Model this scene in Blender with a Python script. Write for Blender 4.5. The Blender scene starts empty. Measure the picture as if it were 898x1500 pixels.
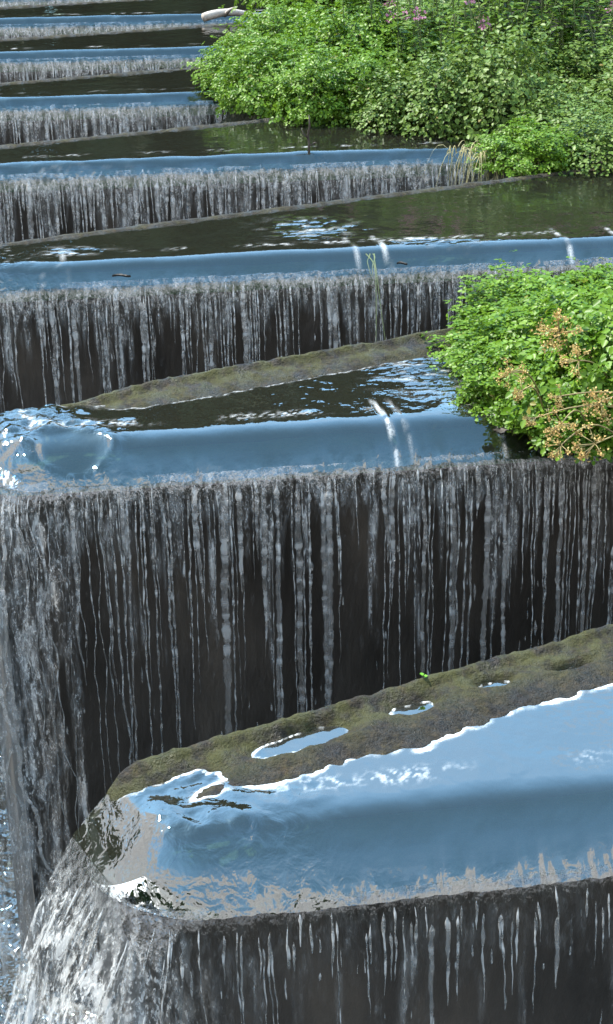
import bpy, math, random
import numpy as np

R = math.radians
rng = np.random.default_rng(7)
scene = bpy.context.scene
col = scene.collection

# ------------------------------------------------------------------ numpy noise
_G = np.random.default_rng(11)
_PERM = _G.permutation(512)
_PERM = np.concatenate([_PERM, _PERM, _PERM])
_GR = _G.normal(size=(512, 3)); _GR /= np.linalg.norm(_GR, axis=1)[:, None]

def pn(x, y, z=0.0):
    """gradient noise, about -1..1"""
    x, y, z = np.broadcast_arrays(np.asarray(x, float), np.asarray(y, float), np.asarray(z, float))
    xi = np.floor(x).astype(int); yi = np.floor(y).astype(int); zi = np.floor(z).astype(int)
    xf, yf, zf = x - xi, y - yi, z - zi
    u, v, w = [t * t * t * (t * (t * 6 - 15) + 10) for t in (xf, yf, zf)]
    xi &= 511; yi &= 511; zi &= 511
    def g(i, j, k):
        h = _PERM[_PERM[_PERM[(xi + i) & 511] + ((yi + j) & 511)] + ((zi + k) & 511)]
        gr = _GR[h]
        return gr[..., 0] * (xf - i) + gr[..., 1] * (yf - j) + gr[..., 2] * (zf - k)
    def L(a, b, t): return a + (b - a) * t
    r = L(L(L(g(0, 0, 0), g(1, 0, 0), u), L(g(0, 1, 0), g(1, 1, 0), u), v),
          L(L(g(0, 0, 1), g(1, 0, 1), u), L(g(0, 1, 1), g(1, 1, 1), u), v), w)
    return r * 1.6

def fbm(x, y, z=0.0, o=4):
    s, a, f = 0, 1, 1
    for i in range(o):
        s = s + a * pn(x * f + 17.3 * i, y * f + 5.1 * i, z * f + 3.7 * i); a *= .5; f *= 2.03
    return s

def ridge(x, y, z=0.0, o=3):
    s, a, f = 0, 1, 1
    for i in range(o):
        s = s + a * (1 - 2 * np.abs(pn(x * f + 9.3 * i, y * f + 2.1 * i, z * f))); a *= .5; f *= 2.1
    return s

def sstep(a, b, x):
    t = np.clip((x - a) / (b - a), 0, 1); return t * t * (3 - 2 * t)

# ------------------------------------------------------------------ mesh helpers
def make_mesh(name, V, F, mats, smooth=True, attrs=None, fmat=None):
    """V (n,3); F list of index arrays, each (m,3) or (m,4)"""
    me = bpy.data.meshes.new(name)
    V = np.asarray(V, np.float32)
    F = [np.asarray(f, np.int32) for f in (F if isinstance(F, list) else [F]) if len(f)]
    nl = sum(f.size for f in F); npoly = sum(len(f) for f in F)
    me.vertices.add(len(V)); me.vertices.foreach_set('co', V.ravel())
    me.loops.add(nl); me.polygons.add(npoly)
    me.loops.foreach_set('vertex_index', np.concatenate([f.ravel() for f in F]))
    tot = np.concatenate([np.full(len(f), f.shape[1], np.int32) for f in F])
    st = np.concatenate([[0], np.cumsum(tot)[:-1]]).astype(np.int32)
    me.polygons.foreach_set('loop_start', st)
    try: me.polygons.foreach_set('loop_total', tot)
    except Exception: pass
    me.polygons.foreach_set('use_smooth', np.full(npoly, smooth))
    if fmat is not None: me.polygons.foreach_set('material_index', np.asarray(fmat, np.int32))
    for m in (mats if isinstance(mats, (list, tuple)) else [mats]): me.materials.append(m)
    for k, a in (attrs or {}).items():
        at = me.attributes.new(k, 'FLOAT', 'POINT'); at.data.foreach_set('value', np.asarray(a, np.float32).ravel())
    me.update(); me.validate()
    return me

def link(name, me, parent=None, loc=(0, 0, 0), rz=0.0):
    o = bpy.data.objects.new(name, me); col.objects.link(o)
    o.location = loc; o.rotation_euler = (0, 0, rz)
    if parent is not None: o.parent = parent
    return o

def thing(name, label, cat, loc=(0, 0, 0), rz=0.0, group=None, me=None):
    o = link(name, me, None, loc, rz)
    o['label'] = label; o['category'] = cat
    if group: o['group'] = group
    return o

def grid_faces(nu, nv):
    i = np.arange(nu * nv).reshape(nu, nv)
    return np.stack([i[:-1, :-1], i[1:, :-1], i[1:, 1:], i[:-1, 1:]], -1).reshape(-1, 4)

class MB:
    """collects vertices and faces"""
    def __init__(s): s.V = []; s.Q = []; s.T = []; s.n = 0; s.A = []
    def add(s, V, Q=None, T=None, a=None):
        V = np.asarray(V, float).reshape(-1, 3)
        if Q is not None and len(Q): s.Q.append(np.asarray(Q) + s.n)
        if T is not None and len(T): s.T.append(np.asarray(T) + s.n)
        s.V.append(V); s.n += len(V)
        s.A.append(np.zeros(len(V)) if a is None else np.broadcast_to(np.asarray(a, float), (len(V),)))
    def mesh(s, name, mat, smooth=True, attr='tint'):
        F = []
        if s.Q: F.append(np.concatenate(s.Q))
        if s.T: F.append(np.concatenate(s.T))
        return make_mesh(name, np.concatenate(s.V), F, mat, smooth, {attr: np.concatenate(s.A)})
    def tube(s, P, rad, k=6, a=None):
        P = np.asarray(P, float); n = len(P)
        rad = np.broadcast_to(np.asarray(rad, float), (n,))
        T = np.gradient(P, axis=0); T /= np.linalg.norm(T, axis=1)[:, None] + 1e-9
        ref = np.where(np.abs(T[:, 2:3]) > .9, [[1., 0, 0]], [[0, 0, 1.]])
        U = np.cross(T, ref); U /= np.linalg.norm(U, axis=1)[:, None] + 1e-9
        W = np.cross(T, U)
        an = np.linspace(0, 2 * math.pi, k, endpoint=False)
        V = P[:, None] + rad[:, None, None] * (np.cos(an)[None, :, None] * U[:, None] + np.sin(an)[None, :, None] * W[:, None])
        i = np.arange(n * k).reshape(n, k)
        Q = np.stack([i[:-1], np.roll(i[:-1], -1, 1), np.roll(i[1:], -1, 1), i[1:]], -1).reshape(-1, 4)
        V = np.concatenate([V.reshape(-1, 3), P[:1], P[-1:]])
        c0, c1 = n * k, n * k + 1
        T3 = [[c0, (j + 1) % k, j] for j in range(k)] + [[c1, i[-1, j], i[-1, (j + 1) % k]] for j in range(k)]
        s.add(V, Q, T3, a)

# ------------------------------------------------------------------ materials
def new_mat(name):
    m = bpy.data.materials.new(name); m.use_nodes = True
    nt = m.node_tree; nt.nodes.clear()
    return m, nt

class NT:
    def __init__(s, nt): s.nt = nt
    def n(s, t, **kw):
        nd = s.nt.nodes.new(t)
        for k, v in kw.items():
            if k.startswith('i_'):
                key = k[2:]
                key = int(key) if key.isdigit() else key.replace('_', ' ')
                nd.inputs[key].default_value = v
            else: setattr(nd, k, v)
        return nd
    def l(s, a, b): s.nt.links.new(a, b)
    def noise(s, vec, scale, detail=4, rough=.55, dist=0):
        nd = s.n('ShaderNodeTexNoise'); nd.inputs['Scale'].default_value = scale
        nd.inputs['Detail'].default_value = detail; nd.inputs['Roughness'].default_value = rough
        nd.inputs['Distortion'].default_value = dist
        if vec is not None: s.l(vec, nd.inputs['Vector'])
        return nd.outputs['Fac']
    def ramp(s, fac, stops):
        nd = s.n('ShaderNodeValToRGB'); e = nd.color_ramp.elements
        while len(e) < len(stops): e.new(.5)
        for el, (p, c) in zip(e, stops):
            el.position = p; el.color = (*c, 1) if len(c) == 3 else c
        s.l(fac, nd.inputs['Fac']); return nd.outputs['Color']
    def scaled(s, vec, sc):
        m = s.n('ShaderNodeMapping'); m.inputs['Scale'].default_value = sc; s.l(vec, m.inputs['Vector'])
        return m.outputs['Vector']
    def mr(s, v, a, b, c=0., d=1., smooth=True):
        m = s.n('ShaderNodeMapRange'); m.interpolation_type = 'SMOOTHSTEP' if smooth else 'LINEAR'
        for k, x in (('From Min', a), ('From Max', b), ('To Min', c), ('To Max', d)): m.inputs[k].default_value = x
        s.l(v, m.inputs['Value']); return m.outputs['Result']
    def math(s, op, a, b=None):
        m = s.n('ShaderNodeMath'); m.operation = op
        for i, x in enumerate((a, b)):
            if x is None: continue
            if isinstance(x, (int, float)): m.inputs[i].default_value = x
            else: s.l(x, m.inputs[i])
        return m.outputs[0]
    def obj(s): return s.n('ShaderNodeTexCoord').outputs['Object']
    def attr(s, name):
        a = s.n('ShaderNodeAttribute'); a.attribute_name = name; return a.outputs['Fac']
    def bump(s, h, strength, dist):
        b = s.n('ShaderNodeBump'); b.inputs['Strength'].default_value = strength; b.inputs['Distance'].default_value = dist
        s.l(h, b.inputs['Height']); return b.outputs['Normal']
    def out(s, sh):
        o = s.n('ShaderNodeOutputMaterial'); s.l(sh, o.inputs['Surface'])
    def mix(s, fac, a, b):
        m = s.n('ShaderNodeMixShader')
        if isinstance(fac, (int, float)): m.inputs[0].default_value = fac
        else: s.l(fac, m.inputs[0])
        s.l(a, m.inputs[1]); s.l(b, m.inputs[2]); return m.outputs[0]

WATER_IOR = 2.3
def mat_water(name, tint, bump_scale, bump_dist, foam_glint=True, murk=(.03, .028, .02), murk_fac=.35, rip=None):
    """clear film: Fresnel mirror over a tinted see-through body with a little silt, foam where 'foam' says"""
    m, nt = new_mat(name); s = NT(nt)
    co = s.obj()
    h = s.noise(co, bump_scale, 3, .5)
    nb = s.bump(h, 1.0, bump_dist)
    if rip:
        h2 = s.noise(s.scaled(co, rip[0]), 1.0, 3, .55, .4)
        h2 = s.math('MULTIPLY', h2, s.attr('rough'))
        b2 = s.n('ShaderNodeBump'); b2.inputs['Strength'].default_value = 1; b2.inputs['Distance'].default_value = rip[1]
        s.l(h2, b2.inputs['Height']); s.l(nb, b2.inputs['Normal']); nb = b2.outputs['Normal']
    fr = s.n('ShaderNodeFresnel'); fr.inputs['IOR'].default_value = WATER_IOR; s.l(nb, fr.inputs['Normal'])
    gl = s.n('ShaderNodeBsdfGlossy'); gl.inputs['Roughness'].default_value = .02; s.l(nb, gl.inputs['Normal'])
    tr = s.n('ShaderNodeBsdfTransparent'); tr.inputs['Color'].default_value = (*tint, 1)
    df = s.n('ShaderNodeBsdfDiffuse'); df.inputs['Color'].default_value = (*murk, 1)
    body = s.mix(murk_fac, tr.outputs[0], df.outputs[0])
    sh = s.mix(fr.outputs[0], body, gl.outputs[0])
    if foam_glint:
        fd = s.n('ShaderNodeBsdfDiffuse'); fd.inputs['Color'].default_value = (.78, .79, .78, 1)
        f = s.math('MULTIPLY', s.attr('foam_glint'), s.mr(s.noise(co, 160, 3, .6), .3, .6, .35, 1))
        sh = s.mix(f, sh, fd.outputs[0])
    s.out(sh); return m

def mat_fall(name, streak=True, col_=(.78, .78, .76)):
    """falling water: thin glassy film with aerated streaks; 'cover' is how much water there is, 'air' how bubbly it is"""
    m, nt = new_mat(name); s = NT(nt)
    co = s.obj()
    nb = s.bump(s.noise(s.scaled(co, (1, 1, .45)), 90, 3, .6), 1.0, .004 if streak else .010)
    fr = s.n('ShaderNodeFresnel'); fr.inputs['IOR'].default_value = WATER_IOR; s.l(nb, fr.inputs['Normal'])
    gl = s.n('ShaderNodeBsdfGlossy'); gl.inputs['Roughness'].default_value = .08; s.l(nb, gl.inputs['Normal'])
    tr = s.n('ShaderNodeBsdfTransparent'); tr.inputs['Color'].default_value = (.8, .82, .82, 1)
    df = s.n('ShaderNodeBsdfDiffuse'); df.inputs['Color'].default_value = (*col_, 1)
    tl = s.n('ShaderNodeBsdfTranslucent'); tl.inputs['Color'].default_value = (*col_, 1)
    wh = s.mix(.45, df.outputs[0], tl.outputs[0])
    air, cover = s.attr('air'), s.attr('cover')
    if streak:
        st = s.noise(s.scaled(co, (1, 1, .09)), 46, 4, .65, .3)
        fine = s.noise(s.scaled(co, (1, 1, .35)), 170, 3, .6, .4)
        air = s.math('MULTIPLY', air, s.math('ADD', s.mr(st, .42, .64, .15, 1.5), s.mr(fine, .52, .68, 0, 1.3)))
        air.node.use_clamp = True
        cover = s.math('MULTIPLY', cover, s.math('ADD', s.mr(st, .36, .56, .45, 1.0), s.mr(fine, .5, .64, 0, .4)))
        cover.node.use_clamp = True
    body = s.mix(air, tr.outputs[0], wh)
    sh = s.mix(fr.outputs[0], body, gl.outputs[0])
    t2 = s.n('ShaderNodeBsdfTransparent')
    sh = s.mix(cover, t2.outputs[0], sh)
    s.out(sh); return m

def mat_solid(name, stops, scale, rough=.6, bump=.004, bscale=60, spec=.5, detail=6, stretch=None):
    m, nt = new_mat(name); s = NT(nt); co = s.obj()
    v = s.scaled(co, stretch) if stretch else co
    c = s.ramp(s.noise(v, scale, detail, .6), stops)
    p = s.n('ShaderNodeBsdfPrincipled'); s.l(c, p.inputs['Base Color'])
    p.inputs['Roughness'].default_value = rough; p.inputs['Specular IOR Level'].default_value = spec
    s.l(s.bump(s.noise(v, bscale, 5, .6), 1.0, bump), p.inputs['Normal'])
    s.out(p.outputs[0]); return m

def mat_leaf(name, stops, transl=.35, rough=.45):
    m, nt = new_mat(name); s = NT(nt)
    c = s.ramp(s.attr('tint'), stops)
    p = s.n('ShaderNodeBsdfPrincipled'); s.l(c, p.inputs['Base Color'])
    p.inputs['Roughness'].default_value = rough; p.inputs['Specular IOR Level'].default_value = .22
    t = s.n('ShaderNodeBsdfTranslucent'); s.l(c, t.inputs['Color'])
    s.out(s.mix(transl, p.outputs[0], t.outputs[0])); return m

M_wall = mat_solid('wet_dark_concrete', [(.3, (.014, .012, .010)), (.55, (.040, .034, .028)), (.75, (.080, .066, .052))], 5, .42, .01, 30, .4, stretch=(1, 1, .35))
M_crest = mat_solid('submerged_weed', [(.3, (.02, .05, .025)), (.5, (.07, .13, .065)), (.7, (.14, .18, .085))], 9, .7, .01, 70)
M_bed = mat_solid('silt_bed', [(.3, (.01, .010, .008)), (.7, (.03, .028, .02))], 3, .8, .01, 20)

def mat_moss():
    m, nt = new_mat('mossy_concrete'); s = NT(nt); co = s.obj()
    a = s.ramp(s.noise(co, 7, 6, .65), [(.36, (.010, .007, .005)), (.5, (.021, .015, .008)), (.62, (.030, .026, .010))])
    b = s.ramp(s.noise(co, 60, 5, .7), [(.38, (.22, .22, .22)), (.52, (.85, .85, .85)), (.68, (2.1, 1.95, 1.6))])
    mx = s.n('ShaderNodeMix'); mx.data_type = 'RGBA'; mx.blend_type = 'MULTIPLY'; mx.inputs[0].default_value = 1
    s.l(a, mx.inputs[6]); s.l(b, mx.inputs[7])
    # greener along the dry outer edge
    m2 = s.n('ShaderNodeMix'); m2.data_type = 'RGBA'
    s.l(s.math('MULTIPLY', s.attr('moss'), s.mr(s.noise(co, 18, 5, .6), .35, .6)), m2.inputs[0])
    s.l(mx.outputs[2], m2.inputs[6]); m2.inputs[7].default_value = (.040, .039, .008, 1)
    p = s.n('ShaderNodeBsdfPrincipled'); s.l(m2.outputs[2], p.inputs['Base Color'])
    s.l(s.mr(s.noise(co, 14, 4, .6), .35, .6, .35, .85), p.inputs['Roughness'])
    p.inputs['Specular IOR Level'].default_value = .35
    h = s.math('ADD', s.math('MULTIPLY', s.noise(co, 40, 6, .7), 1.), s.math('MULTIPLY', s.noise(co, 180, 3, .6), .4))
    s.l(s.bump(h, 1., .016), p.inputs['Normal'])
    s.out(p.outputs[0]); return m
M_moss = mat_moss()

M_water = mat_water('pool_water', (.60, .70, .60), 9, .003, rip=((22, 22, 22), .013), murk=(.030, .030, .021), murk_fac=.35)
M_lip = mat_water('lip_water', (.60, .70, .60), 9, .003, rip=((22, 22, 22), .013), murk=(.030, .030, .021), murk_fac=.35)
M_fall = mat_fall('falling_water')
M_strand = mat_fall('falling_strands', False)
M_river = mat_water('river_water', (.3, .32, .3), 7, .12, foam_glint=True)

# ------------------------------------------------------------------ weir layout (metres)
S = 2.0
CAM_H = 1.776
A0 = np.array([-.300, 2.240])                       # outer corner of the nearest nose, spill side
ANG_N, ANG_F, ANG_A = R(9.4), R(27.6), R(18.3)
dn = np.array([math.cos(ANG_N), math.sin(ANG_N)])
df = np.array([math.cos(ANG_F), math.sin(ANG_F)])
ax = np.array([math.cos(ANG_A), math.sin(ANG_A)])
pe = np.array([-ax[1], ax[0]])                     # end wall direction, away from the camera
NOSE = .245
PITCHV = pe * S                                    # from one bay to the next
LEN = 4.7
DROP = 1.85
BAYS = 8
# lip of each bay: where the surface starts to bend, how fast it bends, how far past the wall face the sheet reaches
LIPS = [(.125, 7.6, .055), (.112, 8.4, .052), (.088, 10.6, .042)] + [(.066, 14.0, .034)] * 5

nn = np.array([math.sin(ANG_N), -math.cos(ANG_N)])  # outward normal of spill wall
nf = np.array([-math.sin(ANG_F), math.cos(ANG_F)])  # outward normal of back wall
B0 = pe * NOSE - ax * .060                          # far corner of the nose, bay coords with origin at A
ne = np.array([-B0[1], B0[0]]) / np.linalg.norm(B0)  # outward normal of nose

def inside(X, Y):
    """signed distances inward from spill wall, nose wall, back wall (bay coords)"""
    dN = -(X * nn[0] + Y * nn[1])
    dE = -(X * ne[0] + Y * ne[1])
    dF = -((X - B0[0]) * nf[0] + (Y - B0[1]) * nf[1])
    return dN, dE, dF

RC = .10
def dist_spill(X, Y):
    """rounded signed distance to spill and nose walls"""
    dN, dE, dF = inside(X, Y)
    a, b = RC - dN, RC - dE
    o = np.hypot(np.maximum(a, 0), np.maximum(b, 0)) + np.minimum(np.maximum(a, b), 0)
    return RC - o

def path(n_near, n_arc, n_end, off):
    """lip line from the upstream end, round the nose, to the back wall corner: points, outward normals, arclength"""
    c = (-nn - ne)
    # arc centre: RC inside both walls
    Mx = np.array([-nn, -ne]); C = np.linalg.solve(Mx, np.array([RC, RC]))
    r = RC + off
    s0 = dn * LEN + nn * off
    a0 = C + nn * r
    P = [s0 + (a0 - s0) * t for t in np.linspace(0, 1, n_near)]; N = [nn] * n_near
    th0 = math.atan2(nn[1], nn[0]); th1 = math.atan2(ne[1], ne[0])
    if th1 > th0: th1 -= 2 * math.pi
    for t in np.linspace(0, 1, n_arc + 2)[1:-1]:
        th = th0 + (th1 - th0) * t; d = np.array([math.cos(th), math.sin(th)])
        P.append(C + d * r); N.append(d)
    e0 = C + ne * r; e1 = B0 + ne * off + pe * .0
    for t in np.linspace(0, 1, n_end): P.append(e0 + (e1 - e0) * t); N.append(ne)
    P, N = np.array(P), np.array(N)
    sl = np.concatenate([[0], np.cumsum(np.linalg.norm(np.diff(P, axis=0), axis=1))])
    return P, N, sl

def lip_z(d, k):
    """water surface over the spill crest, d inward from wall face"""
    d0, kk, o = LIPS[k]
    t = np.maximum(d0 - d, 0)
    return -.5 * kk * t * t * sstep(-.05, .10, t)
Z_LIPS = [float(lip_z(np.array(-LIPS[k][2]), k)) for k in range(8)]
SLS = [LIPS[k][1] * (LIPS[k][0] + LIPS[k][2]) for k in range(8)]

puddles = [  # along, in from outer edge, half length, half width (nearest bay's mossy crest)
    (.13, .082, .13, .036), (.45, .056, .11, .030), (.72, .052, .055, .022), (.93, .056, .042, .018), (1.12, .08, .05, .012)]

def crest_back(al, e, k):
    """height of the mossy back crest; al along it, e inward from its outer edge"""
    ei = (.130 + .075 * sstep(0., .55, al)) * (.82 if k == 1 else 1.) + .012 * fbm(al * 4, .7, k, 3)
    base = .018 - .09 * sstep(.11, 0, al) ** 2 * (al > -1) - .024 * sstep(.5 * ei, ei, e) - .15 * sstep(ei - .004, ei + .035, e)
    base = base + .0045 * fbm(al * 7 + 13 * k, e * 9, 3.1 * k) + .0045 * fbm(al * 30, e * 30, k, 3) * sstep(1., .75, e / ei)
    if k == 0:
        for (a, b, la, lb) in puddles:
            q = ((al - a) / la) ** 2 + ((e - b - .02 * pn(al * 9, 4.)) / lb) ** 2
            base = base - .038 * np.exp(-q ** 1.5 * .8)
    elif k == 1:
        base = base + .012 * sstep(.15, .02, e) - .06 * sstep(.75, .10, al) ** 1.5
    else:
        base = base - .05 * sstep(.03, .075, e)
    base = base + (.012 + np.maximum(-base, 0)) * sstep(.026, .010, e) * sstep(.03, .13, al)
    if k == 1: base = base - .010 * sstep(.0, .04, e)
    if k > 1: base = base - .020
    return base

def crest_at(X, Y, k):
    dN, dE, dF = inside(X, Y)
    al = (X - B0[0]) * df[0] + (Y - B0[1]) * df[1]
    z = crest_back(al, dF, k)
    return np.where((dF < .26) & (al > 0), z, -1.0)

def bay_axes(k):
    if k == 0:   f, w = .006, .006
    elif k == 1: f, w = .010, .008
    elif k < 4:  f, w = .018, .014
    else:        f, w = .03, .022
    return f, w

def turb(X, Y, k):
    """roughness of the surface near the nose 0..1"""
    dN, dE, dF = inside(X, Y)
    return sstep(.50, .22, dE + .10 * fbm(X * 6, Y * 6, k + .5, 2)) * (1 if k else .8)

streaks = {1: [(1.21, .8), (1.262, .22), (1.56, .5)], 2: [(1.93, .7), (1.80, .4), (.55, .4), (2.75, .7), (3.0, .6)]}

def corr(al, k):
    """vertical ribs where the sheet starts to break up"""
    return (.0045 * fbm(al * 34, k * 1.7, .5, 3) + .004 * pn(al * 9, k * 2.2)) * sstep(.02, .2, al)

def water_height(X, Y, k):
    dN, dE, dF = inside(X, Y)
    d = dist_spill(X, Y)
    al0 = X * dn[0] + Y * dn[1]
    wv = (.012 if k < 3 else .026) * fbm(al0 * (2.3 if k < 3 else 3.6), k * 7.7, .2, 3)
    od = LIPS[k][2]
    z = lip_z(d + wv * sstep(-od, .02, d), k)
    z = z + corr(al0, k) * sstep(.03, -od, d)
    t = turb(X, Y, k)
    al = X * dn[0] + Y * dn[1]
    # gentle swell along the lip, stronger ripples at the nose
    z = z + .003 * fbm(al * 2.2 + 5 * k, dN * 3.0, k) * sstep(.35, .0, d)
    lowf = .45 if k == 0 else 1.
    rp = .0075 * ridge(X * 12 + .5 * pn(X * 9, Y * 9, 1.), Y * 12, k * 3.3, 3) + .006 * fbm(X * 26, Y * 26, k * 1.7, 3)
    if k == 1: rp = rp * 1.0
    if k == 0: rp = .010 * fbm(X * 9 + .6 * pn(X * 7, Y * 7, 4.), Y * 9, .3, 3) + .004 * ridge(X * 18, Y * 18, 1.1, 2) * sstep(.0, .5, pn(X * 7, Y * 7, 9.) + .2)
    z = z + rp * t * (sstep(-.12, .06, d) if k else sstep(.0, .12, d))
    for (a, st) in streaks.get(k, []):
        w = .007 + .003 * pn(dN * 9, a * 7)
        z = z + .007 * st * np.exp(-((al - a - .10 * (.1 - dN)) / w) ** 2) * sstep(.24, .12, dN)
    if k == 1:   # smooth boil inside the turbulent nose
        wob = .10 * pn(X * 16, Y * 16, 6.)
        q = np.hypot((X - .215) / .118, (Y - .085) / .085) + wob
        w = sstep(1.1, .8, q)
        zs = lip_z(d, k) + .010
        z = z * (1 - w) + w * (zs - .020 * (1 - q * q)) + .007 * np.exp(-((q - 1.14) / .2) ** 2) * (1 + .6 * pn(X * 22, Y * 22, 2.))
        z = z + .012 * t * sstep(.0, .1, d) * sstep(.22, .1, dF)
        t = t * (1 - w)
    if k == 0:
        z = z + .010 * np.exp(-(((X - .18) / .05) ** 2)) * sstep(.3, .1, dN) * (.5 + pn(Y * 20, 3.)) * .6
    return z, t

# ruffled patches on the pools (bay, x, y, half sizes)
PATCHES = [(2, .028, 6.74, .16, .15), (2, .577, 6.51, .16, .05), (1, .42, 4.83, .13, .14), (2, -1.0, 6.35, .10, .05), (3, -1.29, 8.02, .2, .05), (3, -.95, 8.06, .14, .04), (3, .2, 8.25, .2, .04), (5, -1.6, 11.9, .3, .05), (4, -.9, 10.0, .25, .04)]

def build_bay(k):
    OUT_D = LIPS[k][2]
    O = A0 + PITCHV * k
    f, w = bay_axes(k)
    fine = 1.75 if k < 2 else LEN
    p = np.concatenate([np.arange(-.14, fine, f), np.arange(fine, LEN + .03, f * 4)])
    q0, q1 = -.16 - LEN * math.tan(R(9.5)), NOSE + LEN * math.tan(R(9.5)) + .05
    # skewed rows: run parallel to the spill wall so the lip is sampled cleanly
    lenp = len(p)
    nq = int((NOSE + .2) / w)
    v = np.concatenate([np.arange(-.16, .36, w), np.linspace(.36, NOSE + 2 * LEN * math.tan(R(9.4)) + .05, max(40, int(60 if k > 1 else 150)))[1:]])
    PP, VV = np.meshgrid(p, v, indexing='ij')
    # bay coords: along the spill wall direction and inward normal
    inw = -nn
    X = dn[0] * PP + inw[0] * VV; Y = dn[1] * PP + inw[1] * VV
    # widen so that the nose end (sloping) is covered
    X = X + ne[0] * 0; Y = Y
    d = dist_spill(X, Y)
    dN, dE, dF = inside(X, Y)
    # pull outside points back on the lip line
    for _ in range(3):
        e = 1e-4
        gx = (dist_spill(X + e, Y) - d) / e; gy = (dist_spill(X, Y + e) - d) / e
        gl = np.hypot(gx, gy) + 1e-9
        need = np.minimum(d + OUT_D, 0)
        X = X - gx / gl * need; Y = Y - gy / gl * need
        d = dist_spill(X, Y)
    dN, dE, dF = inside(X, Y)
    al = (X - B0[0]) * df[0] + (Y - B0[1]) * df[1]
    over = np.where((dF < 0) & (dF > -.03) & (al > -.02), dF, 0)
    X = X + nf[0] * over; Y = Y + nf[1] * over
    dN, dE, dF = inside(X, Y); d = dist_spill(X, Y)
    al0_ = X * dn[0] + Y * dn[1]
    Z, T = water_height(X, Y, k)
    cr = crest_at(X, Y, k)
    depth = Z - cr
    nearc = (dF < .215) & (d > .045)
    # bright meniscus reflection painted white along the water's edge
    foam_glint = np.where(nearc & (depth > -.004), np.exp(-((depth - .0008) / .0017) ** 2), 0) * sstep(.25, .55, .5 + .6 * fbm(X * 9, Y * 9, 7.7 + k, 3)) * (1.0 if k == 0 else (.35 if k == 1 else .0))
    foam_glint = foam_glint + T * .5 * sstep(1.4, 1.65, ridge(X * 26 + 3, Y * 26, k + .3, 3)) * (k > 1)
    # bright flecks where water bunches before the lip
    fl = sstep(.80, 1.25, ridge(X * 38, Y * 38, k + 9.3, 2)) * np.exp(-((d - .17) / .02) ** 2) * sstep(-.1, .5, fbm(X * 3, Y * 3, k)) * .5
    for (a, st) in streaks.get(k, []):
        aa = X * dn[0] + Y * dn[1]
        foam_glint = foam_glint + st * .75 * np.exp(-((aa - a - .10 * (.1 - dN) + .003) / .006) ** 2) * sstep(.26, .2, dN) * sstep(.1, .5, .5 + .7 * fbm(aa * 30, dN * 18, k + 2.))
    foam_glint = np.clip(foam_glint + fl, 0, 1)
    rough = np.clip(T * (.65 if k else .42) + .40 * sstep(.0, -OUT_D, d) * sstep(-.5, .4, fbm(al0_ * 25, d * 20, k, 2)), 0, 1)
    if k >= 2: rough = np.clip(rough + .35 * sstep(.3, .9, fbm(X * 1.6, Y * 3.5, k * 2.2, 3)), 0, 1)
    else: rough = np.clip(rough + .05 * sstep(.4, 1.0, fbm(X * 2.0, Y * 3.5, k * 2.2, 3)), 0, 1)
    if k >= 1: rough = rough * (1 - .55 * sstep(.12, .2, d) * (1 - T))
    for (kk, wx, wy, ra, rb) in PATCHES:
        if kk == k:
            gq = np.exp(-(((X + O[0] - wx) / ra) ** 2 + ((Y + O[1] - wy) / rb) ** 2))
            st_ = fbm(X * 10, Y * 34, 3.3 + wx, 3)
            rough = np.clip(rough + 1.1 * gq * sstep(-.5, .4, st_), 0, 1.3)
            foam_glint = np.clip(foam_glint + .5 * gq * sstep(.15, .75, st_), 0, 1)
            Z = Z + .004 * gq * st_
    V = np.stack([X, Y, Z], -1)
    F = grid_faces(*PP.shape)
    dF_ = dF.ravel(); d_ = d.ravel(); dep = depth.ravel()
    outside = (d_ <= -OUT_D + 1e-3)
    bad = (dF_ < -.004) | ((dF_ < .2) & (dep < -.014))
    fo = outside[F].all(1); fb = bad[F].any(1)
    F = F[~fo & ~fb]
    # split: the sheet bending over the lip belongs to the waterfall
    lipface = (d_[F].mean(1) < .16)
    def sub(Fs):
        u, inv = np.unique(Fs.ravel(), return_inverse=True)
        return V.reshape(-1, 3)[u], inv.reshape(-1, 4), {'foam_glint': foam_glint.ravel()[u], 'rough': rough.ravel()[u]}
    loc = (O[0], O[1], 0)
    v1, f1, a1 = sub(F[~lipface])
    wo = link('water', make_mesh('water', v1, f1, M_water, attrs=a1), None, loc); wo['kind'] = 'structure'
    wo['label'] = WATER_LABEL[k]
    fall = thing('waterfall', FALL_LABEL[k], 'waterfall', loc, group='waterfalls over the zigzag weir')
    v2, f2, a2 = sub(F[lipface])
    link('lip_sheet', make_mesh('lip_sheet', v2, f2, M_lip, attrs=a2), fall)
    build_curtain(k, fall)
    build_walls(k, loc)

def traj(drop, vx, SL):
    """outward reach of falling water after a drop below the lip"""
    g = 9.8; vz = SL * vx
    t = (-vz + np.sqrt(vz * vz + 2 * g * np.maximum(drop, 0))) / g
    return vx * t

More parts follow.
